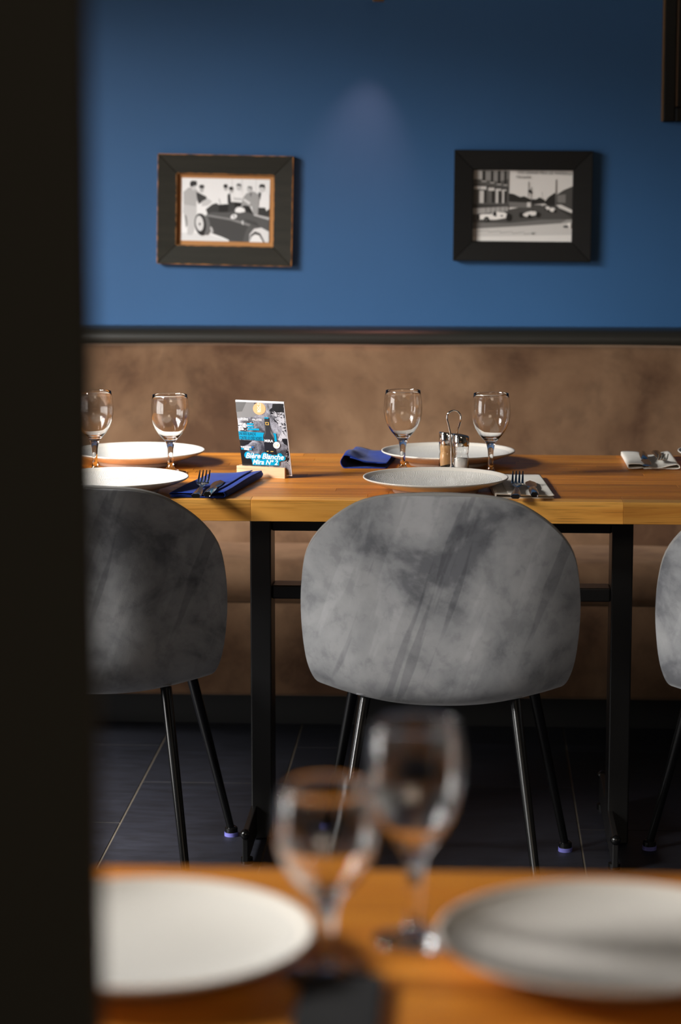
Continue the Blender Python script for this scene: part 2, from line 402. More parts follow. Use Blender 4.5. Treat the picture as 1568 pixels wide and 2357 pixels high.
# ------------------------------------------------------------------ chairs
def catmull(P, n):
    out = []
    m = len(P)
    for i in range(m-1):
        p0, p1, p2, p3 = P[max(i-1, 0)], P[i], P[i+1], P[min(i+2, m-1)]
        for k in range(n):
            t = k/n
            out.append(tuple(0.5*((2*b)+(-a+c)*t+(2*a-5*b+4*c-d)*t*t+(-a+3*b-3*c+d)*t**3) for a, b, c, d in zip(p0, p1, p2, p3)))
    out.append(tuple(P[-1])); return out
def make_chair(label, loc, rz, group):
    t = thing('dining_chair', label, 'chair', loc, rz, group)
    #      y      z     halfw  bend
    #      y      z     halfw  bend  direction of the bend (0 forward, 90 up)
    ctl = [(-.238, .792, .012, .000, 0), (-.237, .789, .085, .006, 0), (-.235, .778, .134, .016, 0), (-.231, .758, .172, .028, 0), (-.224, .722, .215, .048, 0),
           (-.216, .675, .247, .068, 0), (-.210, .615, .260, .086, 0), (-.207, .55, .263, .096, 2), (-.205, .48, .258, .097, 5), (-.198, .435, .249, .095, 5),
           (-.180, .403, .234, .092, 6), (-.14, .381, .215, .074, 20), (-.08, .373, .207, .048, 58), (.02, .372, .196, .032, 88), (.11, .376, .19, .026, 90), (.175, .382, .165, .02, 90), (.215, .392, .12, .012, 90), (.23, .40, .02, .004, 90)]
    R = catmull(ctl, 4); NU = 36
    def nrm(i):
        a, b = R[max(i-1, 0)], R[min(i+1, len(R)-1)]
        d = Vector((0, b[0]-a[0], b[1]-a[1])).normalized(); return Vector((0, -d.z, d.y))
    outer, inner, edge = [], [], []
    for i, (y, z, hw, bd, ang) in enumerate(R):
        n = nrm(i)
        if n.y < 0 and z > .5: n = -n
        if n.z < 0 and z < .45: n = -n
        ro, ri = [], []
        ev = min(1, i/10, (len(R)-1-i)/8)
        for k in range(NU+1):
            u = -1+2*k/NU
            # shell sides turn forward / up
            p = Vector((u*hw, y, z)) + Vector((0, math.cos(math.radians(ang)), math.sin(math.radians(ang))))*(bd*abs(u)**2.4)
            nn = (n - Vector((u*abs(u)**.8*1.2*bd/max(hw, .08), 0, 0))).normalized()
            lo = min(1, max(0, (z-.44)/.12)) if i < 45 else 0
            th = .002 + .008*lo + .032*(1-abs(u)**5)*ev
            ro.append(p); ri.append(p+nn*th)
        outer.append(ro); inner.append(ri)
    G().grid(outer).build('shell', M['chair'], t, smooth=True)
    rim = [p for p in outer[0]] + [r[-1] for r in outer[1:-1]] + outer[-1][::-1] + [r[0] for r in outer[1:-1]][::-1]
    rim2 = [p for p in inner[0]] + [r[-1] for r in inner[1:-1]] + inner[-1][::-1] + [r[0] for r in inner[1:-1]][::-1]
    g = G().grid(inner); g.grid([rim+[rim[0]], rim2+[rim2[0]]])
    g.build('upholstery', M['chair'], t, smooth=True)
    mid = [(a+b)/2 for a, b in zip(rim, rim2)]
    nr = len(R)-2; q = next(i for i, r in enumerate(R) if r[1] < .52)
    right = mid[NU+1:NU+1+q]; left = mid[-nr:][::-1][:q]
    keep = left[::-1] + mid[NU//2:NU//2+1] + right
    nk = len(keep); G().tube(keep, [.0042*min(1, .1+i/14, .1+(nk-1-i)/14) for i in range(nk)], 8).build('piping', M['piping'], t, smooth=True)
    # seat pad
    g = G(); rows = []
    for i in range(15):
        v = -1+2*i/14; row = []
        for k in range(17):
            u = -1+2*k/16; e = max(0, 1-abs(u)**5)*max(0, 1-abs(v)**5)
            row.append((u*.175*(1-.12*v*v), .03+v*.175, .40+.05*e**.6))
        rows.append(row)
    g.grid(rows); g.build('seat_pad', M['chair'], t, smooth=True)
    for s in (-1, 1):
        for top, bot, nm in (((s*.142, -.10, .386), (s*.195, -.255), 'leg'), ((s*.172, .08, .39), (s*.246, .215), 'leg')):
            a = Vector(top); b = Vector((bot[0], bot[1], .012)); d = (b-a)
            l = G().tube([a, a+d*.5, b], [.0112, .0098, .0078], 14).build(nm, M['legmetal'], t, angle=45)
            G().lathe([(0, .008), (.0135, .008), (.0135, .017), (.009, .021), (0, .021)], 16, cx=bot[0], cy=bot[1]).build('glide_cap', M['legmetal'], l, angle=45)
            G().lathe([(0, 0), (.0145, 0), (.0145, .008), (0, .008)], 18, cx=bot[0], cy=bot[1]).build('glide_pad', M['felt'], l, angle=45)
    return t
CHY = 4.585
ch = make_chair('grey velvet dining chair at the middle of the table, seen whole from behind', (-.052, CHY, 0), math.radians(-1.5), 'grey velvet dining chairs')
dup(ch, 'grey velvet dining chair half hidden behind the dark partition at left', (-.73, CHY+.06, 0), math.radians(2), 'grey velvet dining chairs')
dup(ch, 'grey velvet dining chair cut off by the right edge of the picture', (.614, CHY+.01, 0), math.radians(-1), 'grey velvet dining chairs')

# ------------------------------------------------------------------ plates
PR = .142
def make_plate(label, loc, rz=0):
    t = thing('dinner_plate', label, 'plate', loc, rz, 'cream ribbed dinner plates')
    inner = [(0, .0095), (.03, .0096), (.06, .0105), (.085, .0125), (.105, .0160), (.120, .0202), (.131, .0248)]
    g = G(); g.lathe(inner, 72); g.build('ribbed_well', M['rib'], t, smooth=True)
    body = [(.131, .0248), (.138, .0285), (.1405, .0303), (.1425, .0303), (.1428, .0285), (.140, .0262), (.125, .0200), (.105, .0130), (.09, .0095), (.084, .0075)]
    g = G(); g.lathe(body, 72); g.build('body', M['glaze'], t, smooth=True)
    g = G(); g.lathe([(.086, .0078), (.0845, .003), (.083, 0), (.079, 0), (.077, .003), (.074, .0065), (0, .0065)], 72); g.build('foot_ring', M['glaze'], t, smooth=True)
    return t
ZR = TT+.030
def rimpos(x, y):
    p = onz(x, y, ZR); return (p.x, p.y, TT)
pc = rimpos(1003, 1096.5); pl = make_plate('cream ribbed plate right behind the middle chair, nearest the table edge', pc)
dup(pl, 'cream ribbed plate behind the salt and pepper set, at the bench side', rimpos(1032, 1036))
dup(pl, 'cream ribbed plate beside the blue napkin with cutlery, behind the left chair', rimpos(267, 1096.5))
dup(pl, 'cream ribbed plate behind the left wine glasses, at the bench side', rimpos(318, 1035.5))
dup(pl, 'cream ribbed plate just entering at the right picture edge, beside the far white napkin', rimpos(1716, 1038))
dup(pl, 'blurred cream plate on the foreground table, next to the dark partition', (*onz(322, 2138, ZR).xy, TT))
dup(pl, 'blurred cream plate on the foreground table, cut by the right picture edge', (*onz(1408, 2145, ZR).xy, TT))

# ------------------------------------------------------------------ wine glasses
def glass_mesh(hs, ws):
    o = [(0, 0), (.030, 0), (.0335, .0006), (.0340, .0016), (.031, .0030), (.020, .0050), (.0105, .0085), (.0068, .014), (.0054, .024), (.0052, .036), (.0060, .048),
         (.0082, .058), (.0110, .0645), (.0165, .0705), (.0240, .0785), (.0310, .0890), (.0362, .1010), (.0388, .1130), (.0392, .1230), (.0384, .1360), (.0366, .1480), (.0352, .1555)]
    i = [(.0350, .1560), (.0347, .1557), (.0361, .1478), (.0379, .1360), (.0386, .1230), (.0381, .1130), (.0352, .1014), (.0299, .0900), (.0228, .0800), (.0155, .0728), (.0090, .0698), (.004, .0690), (0, .0689)]
    return [(r*ws, z*hs) for r, z in o+i]
gcache = {}
def make_glass(label, loc, hs=1.0, ws=1.0):
    t = thing('wine_glass', label, 'wine glass', loc, 0, 'stemmed wine glasses')
    # one closed glass skin: foot and stem plus bowl are parts of one lathe, split at the stem top
    if (hs, ws) not in gcache:
        o = G().lathe(glass_mesh(hs, ws), 56).build('bowl_and_stem', M['glass'], t, smooth=True)
        bm = bmesh.new(); bm.from_mesh(o.data); bmesh.ops.remove_doubles(bm, verts=bm.verts, dist=1e-5)
        bmesh.ops.recalc_face_normals(bm, faces=bm.faces); bm.to_mesh(o.data); bm.free()
        gcache[(hs, ws)] = o.data
    else:
        o = bpy.data.objects.new('bowl_and_stem', gcache[(hs, ws)]); C.objects.link(o); o.parent = t
    return t
def glass_at(label, x, rimy, Y, ws=1.02):
    rim = ony(x, rimy, Y); return make_glass(label, (rim.x, Y, TT+.0005), (rim.z-TT)/.156, ws)
glass_at('clear wine glass left of the salt and pepper set', 928, 899, 4.985)
glass_at('clear wine glass right of the salt and pepper set', 1131, 906, 4.94)
glass_at('clear wine glass left of the upright card', 391, 909, 4.95)
glass_at('clear wine glass half hidden behind the dark partition', 216, 901, 4.93)
p = onz(955, 2165, TT); rz_ = ony(958, 1662, p.y)
make_glass('tall blurred wine glass in the foreground, farther of the two', (p.x, p.y, TT+.0005), (rz_.z-TT)/.156, 1.06)
p = onz(752, 2248, TT); rz_ = ony(752, 1808, p.y)
make_glass('shorter blurred wine glass in the foreground, nearer the camera', (p.x, p.y, TT+.0005), (rz_.z-TT)/.156, 1.06)

# ------------------------------------------------------------------ napkins
def napkin(label, loc, rz, wdt, ln, prof, mat, group, shear=0.0, thick=.0016, wob=.0012, cup=None):
    g = G(); rows = []; n = 16
    prof = catmull(prof, 4)
    for i in range(n+1):
        v = i/n; row = []
        for k, (x, z) in enumerate(prof):
            q = wob*math.sin(v*5+x*40)*(z/.01)
            row.append((x+shear*v, v*ln + .0015*math.sin(k*.5), max(z+q, 0)+.001))
        rows.append(row)
    g.grid(rows); o = g.build('folded_napkin', mat, None, smooth=True, fix=False)
    sd = o.modifiers.new('solid', 'SOLIDIFY'); sd.thickness = thick; sd.offset = 1
    o.location = loc; o.rotation_euler = (0, 0, rz)
    return tag(o, label, 'napkin', group)
# profiles run across the napkin (x) with height (z); fold at one end
def fold_right(wd, r, top, layers=2):   # open at x=0, round fold at x=wd
    return [(0.0, .0005), (wd*.5, .0005), (wd-r, .0005), (wd-.3*r, r*.3), (wd, r), (wd-.3*r, r*1.7), (wd-r, r*2), (wd*.5, top), (wd*.2, top), (0.004, top*1.1),
            (0.000, top+.0026), (wd*.2, top+.0026), (wd*.5, top+.003), (wd*.8, top+.003+r*.6)]
def fold_left(wd, r, top): return [(wd-x, z) for x, z in fold_right(wd, r, top)]
a = onz(392, 1146, TT); b = onz(512, 1148, TT); d = onz(432, 1098, TT)
napkin('blue folded napkin under a fork and knife, right of the left near plate', (a.x, a.y, TT), math.atan2(b.y-a.y, b.x-a.x), 0, (d.y-a.y),
       fold_right((b-a).length+.006, .007, .0052), M['blue_napkin'], 'blue cloth napkins', shear=.028)
a = onz(785, 1078, TT); b = onz(890, 1079, TT); d = onz(800, 1046, TT)
napkin('blue rolled napkin left of the bench-side middle plate', (a.x, a.y, TT), math.atan2(b.y-a.y, b.x-a.x), 0, (d.y-a.y)*.82,
       fold_left((b-a).length, .012, .010), M['blue_napkin'], 'blue cloth napkins', shear=.012, wob=.002)
a = onz(1143, 1148, TT); b = onz(1276, 1148, TT); d = onz(1150, 1101, TT)
napkin('white folded napkin under a fork and knife, right of the middle near plate', (a.x, a.y, TT), math.atan2(b.y-a.y, b.x-a.x), 0, (d.y-a.y),
       fold_left((b-a).length, .0035, .004), M['white_napkin'], 'white cloth napkins', shear=-.004, wob=.0006)
a = onz(1446, 1081, TT); b = onz(1566, 1082, TT); d = onz(1446, 1048, TT)
wd = (b-a).length
napkin('white folded napkin at the bench side near the right picture edge', (a.x, a.y, TT), math.atan2(b.y-a.y, b.x-a.x), 0, (d.y-a.y)*.9,
       [(wd*.3, .0006), (wd*.7, .0006), (wd*.96, .001), (wd, .006), (wd*.95, .0115), (wd*.8, .009), (wd*.62, .004), (wd*.45, .004), (wd*.34, .010), (wd*.15, .012), (0.002, .011), (0, .006), (wd*.03, .001), (wd*.3, .002)],
       M['white_napkin'], 'white cloth napkins', shear=-.004, wob=.0006)
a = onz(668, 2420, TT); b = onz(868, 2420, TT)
napkin('dark folded napkin with painted-in shade on the foreground table, right of the left plate', (a.x, a.y, TT), 0, 0, onz(668, 2262, TT).y-a.y,
       fold_left(b.x-a.x, .004, .004), M['shaded_napkin'], None, wob=.0006)

# ------------------------------------------------------------------ cutlery (local +y runs from handle end to tip)
def strip(rows):   # rows: (y, halfwidth, ztop, thickness)
    g = G(); R = []
    for y, hw, z, th in rows:
        R.append([(-hw, y, z-th*.5), (-hw*.55, y, z), (hw*.55, y, z), (hw, y, z-th*.5), (hw*.55, y, z-th), (-hw*.55, y, z-th), (-hw, y, z-th*.5)])
    g.grid(R); g.add(R[0][:6], [tuple(range(6))]); g.add(R[-1][:6], [tuple(range(6))]); return g
def lerp_loc(o, p0, p1, zb):
    o.location = (p0.x, p0.y, zb); o.rotation_euler = (0, 0, -math.atan2(p1.x-p0.x, p1.y-p0.y))
def make_fork(label, p0, p1, zb):
    t = thing('table_fork', label, 'fork', (0,0,0), 0, 'table forks'); lerp_loc(t, p0, p1, zb)
    hd = catmull([(0, .0085, .0085, .007), (.004, .0100, .0096, .0080), (.05, .0085, .0088, .0070), (.10, .0050, .0082, .0048), (.125, .0040, .0086, .0042), (.140, .0070, .0088, .003), (.149, .0112, .0090, .0022), (.162, .0120, .0098, .002)], 4)
    strip(hd).build('handle', M['cutlery'], t, angle=60)
    for k in range(4):
        xc = (-1.5+k)*.0066
        rows = catmull([(.159, .0024, .0100, .002), (.174, .0022, .0128, .002), (.192, .0018, .0190, .0018), (.211, .0010, .0275, .0014)], 4)
        o = strip(rows).build('tine', M['cutlery'], t, angle=60); o.location.x = xc
    return t
def make_knife(label, p0, p1, zb):
    t = thing('table_knife', label, 'knife', (0,0,0), 0, 'table knives'); lerp_loc(t, p0, p1, zb)
    hd = catmull([(0, .0062, .0085, .008), (.003, .0082, .0098, .0095), (.04, .0088, .0100, .0090), (.085, .0082, .0085, .0070), (.102, .0068, .0070, .0052), (.108, .0060, .0062, .004)], 4)
    strip(hd).build('handle', M['cutlery'], t, angle=60)
    bl = catmull([(.106, .0066, .0058, .0022), (.13, .0100, .0052, .0018), (.17, .0108, .0046, .0016), (.195, .0085, .0042, .0014), (.212, .0012, .0040, .0010)], 5)
    strip(bl).build('blade', M['cutlery'], t, angle=60)
    return t
NZ = TT+.0082
make_fork('steel fork on the white napkin right of the middle near plate', onz(1187, 1150, NZ), onz(1196, 1090, NZ), NZ)
make_knife('steel knife on the white napkin right of the middle near plate', onz(1231, 1145, NZ), onz(1216, 1098, NZ), NZ)
NZ = TT+.0102
make_fork('steel fork on the blue napkin left of the upright card', onz(451, 1148, NZ), onz(488, 1088, NZ), NZ)
make_knife('steel knife on the blue napkin left of the upright card', onz(477, 1144, NZ), onz(520, 1096, NZ), NZ)
NZ = TT+.0078
make_fork('steel fork on the bench-side white napkin at the right picture edge', onz(1526, 1073, NZ)+Vector((0, .2, 0)), onz(1526, 1073, NZ), NZ)
make_knife('steel knife on the bench-side white napkin at the right picture edge', onz(1490, 1077, NZ)+Vector((.005, .212, 0)), onz(1490, 1077, NZ), NZ)

# ------------------------------------------------------------------ salt and pepper set
sp = ony(1061, 1072, 4.945); pp = ony(1029, 1068, 4.985)
cad = thing('condiment_caddy', 'chrome caddy with wire loop handle holding salt and pepper', 'caddy', (sp.x, 4.945, TT), 0)
SR = .0172
for (cx, cy) in ((0, 0), (pp.x-sp.x, .04)):
    n = 40; rows = [[], []]
    for k in range(n+1):
        q = 2*PI*k/n; hgt = .012+.010*(0.5+0.5*math.cos(q-(PI*0.95 if cx == 0 else -PI*.2)))
        for j, z in enumerate((0.0004, hgt)): rows[j].append((cx+(SR+.0012)*math.cos(q), cy+(SR+.0012)*math.sin(q), z))
    o = G().grid(rows).build('cup', M['chrome'], cad, smooth=True)
    sd = o.modifiers.new('solid', 'SOLIDIFY'); sd.thickness = .0009
    G().lathe([(0, .0004), (SR, .0004), (SR, .0018), (0, .0018)], 32, cx=cx, cy=cy).build('base', M['chrome'], cad, angle=40)
def wp(x, y, Y=4.936):
    q = ony(x, y, Y); return Vector((q.x-sp.x, Y-4.945, q.z-TT))
ctl = [wp(1039, 1090), wp(1039, 1060), wp(1038.5, 1020), wp(1037, 1000), wp(1033, 980), wp(1029.5, 965), wp(1031.5, 953), wp(1038, 947), wp(1046.5, 945.5), wp(1055, 949), wp(1060.5, 957), wp(1060.5, 967), wp(1057, 980, 4.95), wp(1053, 995, 4.965), wp(1049, 1030, 4.972), wp(1047, 1085, 4.972)]
pts = [Vector(q) for q in catmull([tuple(c) for c in ctl], 5)]
pts[0].z = .001; pts[-1].z = .001
G().tube(pts, .0019, 10).build('wire_handle', M['chrome'], cad, smooth=True)
def shaker(label, name, loc, fill, fillmat, rz):
    t = thing(name, label, 'shaker', loc, rz)
    o = [(0, 0), (.0150, 0), (.0163, .0015), (.0165, .010), (.0165, .036), (.0155, .041), (.0150, .043), (.0155, .045), (.0165, .050), (.0165, .060), (.0155, .062)]
    i = [(.0142, .062), (.0150, .059), (.0150, .050), (.0140, .0445), (.0136, .043), (.0140, .041), (.0150, .036), (.0150, .004), (.0142, .003), (0, .003)]
    b = G().lathe(o+i, 40).build('glass_body', M['glass'], t, smooth=True)
    bm = bmesh.new(); bm.from_mesh(b.data); bmesh.ops.remove_doubles(bm, verts=bm.verts, dist=1e-5); bmesh.ops.recalc_face_normals(bm, faces=bm.faces); bm.to_mesh(b.data); bm.free()
    fp = [(0, .0034), (.0140, .0034), (.01475, .0045)] + [(r-.0003, z) for r, z in ((.0150, .036), (.0140, .041), (.0136, .043), (.0140, .0445), (.0150, .050), (.0150, .058)) if z < fill] + [(.0142, fill), (0, fill+.001)]
    c = G().lathe(fp, 36).build('contents', fillmat, t, smooth=True); tag(c, 'white salt' if fillmat == M['salt'] else 'ground brown pepper')
    # slanted chrome cap
    n = 40; g = G(); rows = []
    def tz(x, y, z1): return z1 - .16*x*1.0
    for rr, z, sl in ((.0160, .0600, 0), (.0168, .0602, 0), (.0170, .0615, 0), (.0170, .0800, 1), (.0162, .0822, 1), (.0150, .0828, 1)):
        rows.append([((rr)*math.cos(2*PI*k/n), rr*math.sin(2*PI*k/n), z-(.17*rr*math.cos(2*PI*k/n) if sl else 0)) for k in range(n+1)])
    g.grid(rows); g.build('cap', M['chrome'], t, angle=50)
    rows = []
    for rr, z in ((.0150, .0828), (.0135, .0822), (.0001, .0820)):
        rows.append([(rr*math.cos(2*PI*k/n), rr*math.sin(2*PI*k/n), z-.17*rr*math.cos(2*PI*k/n)) for k in range(n+1)])
    G().grid(rows).build('cap_top', M['capblack'], t, smooth=True)
    return t
shaker('glass salt shaker with chrome cap in the caddy', 'salt_shaker', (sp.x, 4.945, TT+.0019), .034, M['salt'], 0)
shaker('glass pepper shaker filled with brown pepper in the caddy', 'pepper_shaker', (pp.x, 4.985, TT+.0019), .057, M['pepper'], math.radians(40))

# ------------------------------------------------------------------ flat print helper
class Print:
    """polygons of ink on a flat sheet; mapping turns sketch coordinates into sheet coordinates (x, z)"""
    def __init__(s, mapping, y0=-.0002, step=-.00004): s.g = G(); s.mats = []; s.map = mapping; s.y = y0; s.step = step
    def mi(s, m):
        if m not in s.mats: s.mats.append(m)
        return s.mats.index(m)
    def poly(s, pts, m):
        vs = [(*[c for c in (s.map(x, y)[0],)], s.y, s.map(x, y)[1]) for x, y in pts]
        s.g.add(vs, [tuple(range(len(vs)))], s.mi(m)); s.y += s.step; return s
    def rect(s, x0, y0, x1, y1, m): return s.poly([(x0, y0), (x1, y0), (x1, y1), (x0, y1)], m)
    def ell(s, cx, cy, rx, ry, m, n=20, rot=0):
        return s.poly([(cx+rx*math.cos(2*PI*k/n)*math.cos(rot)-ry*math.sin(2*PI*k/n)*math.sin(rot), cy+rx*math.cos(2*PI*k/n)*math.sin(rot)+ry*math.sin(2*PI*k/n)*math.cos(rot)) for k in range(n)], m)
    def text(s, body, x0, y0, x1, y1, m, vertical=False, shear=0, bold=0.0, slope=0.0):
        cu = bpy.data.curves.new('t', 'FONT'); cu.body = body; cu.shear = shear; cu.offset = bold; cu.resolution_u = 3
        o = bpy.data.objects.new('t', cu); me = bpy.data.meshes.new_from_object(o)
        if len(me.vertices):
            xs = [v.co.x for v in me.vertices]; ys = [v.co.y for v in me.vertices]
            a, b, c, d = min(xs), max(xs), min(ys), max(ys)
            vs = []
            for v in me.vertices:
                u = (v.co.x-a)/(b-a); q = (v.co.y-c)/(d-c)
                X, Y = (x0+(x1-x0)*u, y1-(y1-y0)*q+slope*u) if not vertical else (x0+(x1-x0)*(1-q), y1-(y1-y0)*u)
                mx, mz = s.map(X, Y); vs.append((mx, s.y, mz))
            s.g.add(vs, [tuple(p.vertices) for p in me.polygons], s.mi(m)); s.y += s.step
        bpy.data.objects.remove(o); bpy.data.meshes.remove(me); bpy.data.curves.remove(cu); return s
    def build(s, name, parent): return s.g.build(name, s.mats, parent, fix=False)

# ------------------------------------------------------------------ upright card on its beech block
FL = onz(545, 1095.5, TT); FR = onz(655.5, 1101.5, TT)
rzc = math.atan2(FR.y-FL.y, FR.x-FL.x); cw = (FR-FL).length
mid = (FL+FR)/2
back = Vector((-math.sin(rzc), math.cos(rzc), 0))
bd_ = .020
card = thing('card_holder', 'upright printed beer card standing in a pale wooden block', 'card holder', (*(mid+back*bd_/2).xy, TT), rzc)
g = G(); g.box(-cw/2, cw/2, -bd_/2, -.001, 0, .0215); g.box(-cw/2, cw/2, .0035, bd_/2, 0, .0215); g.box(-cw/2, cw/2, -.001, .0035, 0, .004)
g.build('wooden_block', M['beech'], card)
cs = bpy.data.objects.new('card', None)
CWD, CHT = cw*1.0, .1615
sh = G().box(-CWD/2, CWD/2, -.0006, .0018, 0, CHT).build('printed_card', M['acrylic'], card)
sh.location = (.003+.009, .0012, .0045); sh.rotation_euler = (math.radians(15), 0, 0)
def cmap(x, y):
    yy = y-(210+.035*(x-203)); xx = x-203-yy*.088
    return (xx/962-.5)*CWD, CHT-.0035-yy*.1285/1275
def mk_cardbg():
    m, nt, b = newmat('print_smoke')
    v = coords(nt); n = noise(nt, v, 26, 9, 0.62, 1.2); n2 = noise(nt, v, 420, 2, 0.6)
    mr = nd(nt, 'ShaderNodeMath', operation='MULTIPLY_ADD'); mr.inputs[1].default_value = 0.22; nt.links.new(n2.outputs[0], mr.inputs[0]); nt.links.new(n.outputs[0], mr.inputs[2])
    r = ramp(nt, [(0.46, srgb(48, 48, 52)), (0.56, srgb(86, 86, 92)), (0.66, srgb(134, 134, 142)), (0.82, srgb(186, 186, 194))], mr.outputs[0])
    nt.links.new(r.outputs[0], b.inputs['Base Color']); b.inputs['Roughness'].default_value = 0.35; return m
def mk_speckle():
    m, nt, b = newmat('print_speckle')
    v = coords(nt); n2 = noise(nt, v, 330, 3, 0.7); n = noise(nt, v, 30, 3, 0.6)
    mr = nd(nt, 'ShaderNodeMath', operation='MULTIPLY_ADD'); mr.inputs[1].default_value = 1.0; nt.links.new(n2.outputs[0], mr.inputs[0]); nt.links.new(n.outputs[0], mr.inputs[2])
    r = ramp(nt, [(0.47, srgb(22, 22, 25)), (0.56, srgb(60, 60, 64)), (0.64, srgb(190, 190, 196))], mr.outputs[0])
    r.color_ramp.elements[0].position = 0.95; r.color_ramp.elements[1].position = 1.05; r.color_ramp.elements[2].position = 1.0
    nt.links.new(r.outputs[0], b.inputs['Base Color']); b.inputs['Roughness'].default_value = 0.35; return m
smoke, speck = mk_cardbg(), mk_speckle()
blk, wht, cyan = grey(24), grey(238), plain('print_cyan', srgb(0, 150, 190), 0.35)
orange, gold2, dkgrey = plain('print_orange', srgb(250, 176, 124), 0.35), plain('print_label_gold', srgb(226, 180, 92), 0.35), grey(48)
P = Print(cmap, -.0008)
P.g.add([(-CWD/2+.0012, P.y, .002), (CWD/2-.0012, P.y, .002), (CWD/2-.0012, P.y, CHT-.0035), (-CWD/2+.0012, P.y, CHT-.0035)], [(0, 1, 2, 3)], P.mi(smoke)); P.y += P.step
P.poly([(206, 212), (560, 220), (700, 480), (520, 540), (230, 560)], grey(118)).poly([(206, 212), (420, 214), (330, 420), (215, 430)], grey(92))
P.poly([(940, 246), (1158, 254), (1175, 640), (1000, 520), (900, 480), (870, 380), (930, 330)], speck).poly([(940, 246), (1150, 252), (1160, 420), (1010, 440), (945, 380)], blk)
P.poly([(1175, 560), (1190, 700), (1215, 1000), (1100, 1080), (1040, 1020), (1090, 900), (1130, 800), (980, 640), (940, 560)], speck)
P.poly([(1215, 1000), (1222, 1150), (1150, 1110), (1110, 1000)], blk)
P.poly([(1225, 1180), (1262, 1590), (1180, 1500), (1190, 1300)], speck)
P.poly([(238, 720), (420, 700), (520, 640), (600, 620), (560, 680), (400, 850), (250, 850)], speck)
P.poly([(268, 1040), (520, 1050), (440, 1130), (330, 1180), (283, 1170)], blk).poly([(270, 1180), (400, 1260), (500, 1330), (560, 1600), (310, 1600)], blk)
P.ell(677, 355, 126, 132, orange)
P.text('BDC F', 640, 236, 690, 430, grey(250), vertical=True)
P.rect(700, 240, 706, 420, grey(235))
P.text('LÉGÈRE', 275, 545, 452, 605, wht, bold=.01, slope=6).text('FRUITÉE', 535, 562, 722, 612, wht, bold=.01, slope=6)
P.rect(238, 616, 720, 620, grey(150))
for tx, y, wd_, xr in (('AMERTUME', 664, 398, 552), ('CARACTÈRE', 722, 404, 556), ('ARÔMES', 778, 360, 668)):
    P.text(tx, 254+(y-664)*.09, y, wd_, y+44, wht, bold=.03, slope=4)
    x0 = 424+(y-664)*.1; P.poly([(x0, y+4), (xr, y+8), (xr+3, y+46), (x0+3, y+42)], cyan)
P.poly([(252, 848), (1000, 884), (1018, 1062), (266, 1026)], cyan)
P.text('UNE BIÈRE BLANCHE', 262, 846, 600, 930, grey(14), bold=.012, slope=12).text('CONTRE LES IDÉES NOIRES !', 270, 932, 738, 1028, grey(14), bold=.012, slope=16)
# bottle
P.poly([(776, 560), (862, 562), (866, 600), (872, 700), (900, 830), (950, 900), (966, 960), (968, 1060), (985, 1230), (996, 1360), (780, 1350), (762, 1180), (752, 1040), (744, 960), (752, 910), (778, 850), (780, 700)], dkgrey)
P.poly([(880, 720), (900, 830), (950, 900), (962, 960), (964, 1000), (940, 960), (900, 890)], grey(96)).poly([(778, 860), (782, 720), (800, 720), (800, 880), (770, 960), (752, 960)], grey(74))
P.poly([(762, 1050), (968, 1062), (990, 1340), (778, 1330)], grey(30))
P.poly([(772, 536), (858, 538), (860, 564), (774, 562)], cyan).poly([(794, 638), (862, 642), (864, 706), (798, 702)], gold2).ell(828, 672, 22, 24, dkgrey)
P.text('MIRA', 772, 1016, 945, 1074, wht, bold=.02, slope=8)
P.rect(812, 1268, 848, 1284, gold2).rect(888, 1272, 944, 1288, gold2)
P.ell(1010, 1138, 68, 74, wht).text('5 €', 952, 1106, 1062, 1170, orange, shear=.25, bold=.02, slope=8)
P.text("À L'EAU DE SOURCE", 298, 1160, 500, 1206, wht, bold=.03, slope=4).poly([(510, 1172), (552, 1174), (554, 1204), (512, 1202)], plain('print_blue', srgb(30, 100, 170), 0.35))
P.poly([(300, 1212), (346, 1214), (348, 1246), (302, 1244)], cyan).text('MERLES', 358, 1212, 462, 1252, wht, bold=.03, slope=3).poly([(468, 1214), (512, 1216), (514, 1250), (470, 1248)], cyan)
# script title with cyan halo
for (cx, cy, rx, ry) in ((430, 1365, 68, 78), (520, 1385, 80, 62), (620, 1388, 72, 58), (770, 1380, 76, 82), (870, 1400, 80, 64), (970, 1410, 80, 60), (1070, 1400, 66, 92), (1130, 1420, 56, 56), (690, 1395, 60, 40)):
    P.ell(cx, cy, rx, ry, cyan)
P.poly([(505, 1440), (1060, 1470), (1060, 1580), (530, 1580)], cyan)
P.text('Bière', 392, 1312, 690, 1428, wht, shear=.3, bold=.02, slope=10).text('Blanche', 722, 1322, 1152, 1440, wht, shear=.3, bold=.02, slope=16)
P.text('Mira Nº 2', 528, 1452, 1035, 1560, wht, shear=.3, bold=.02, slope=12)
P.build('print', sh)

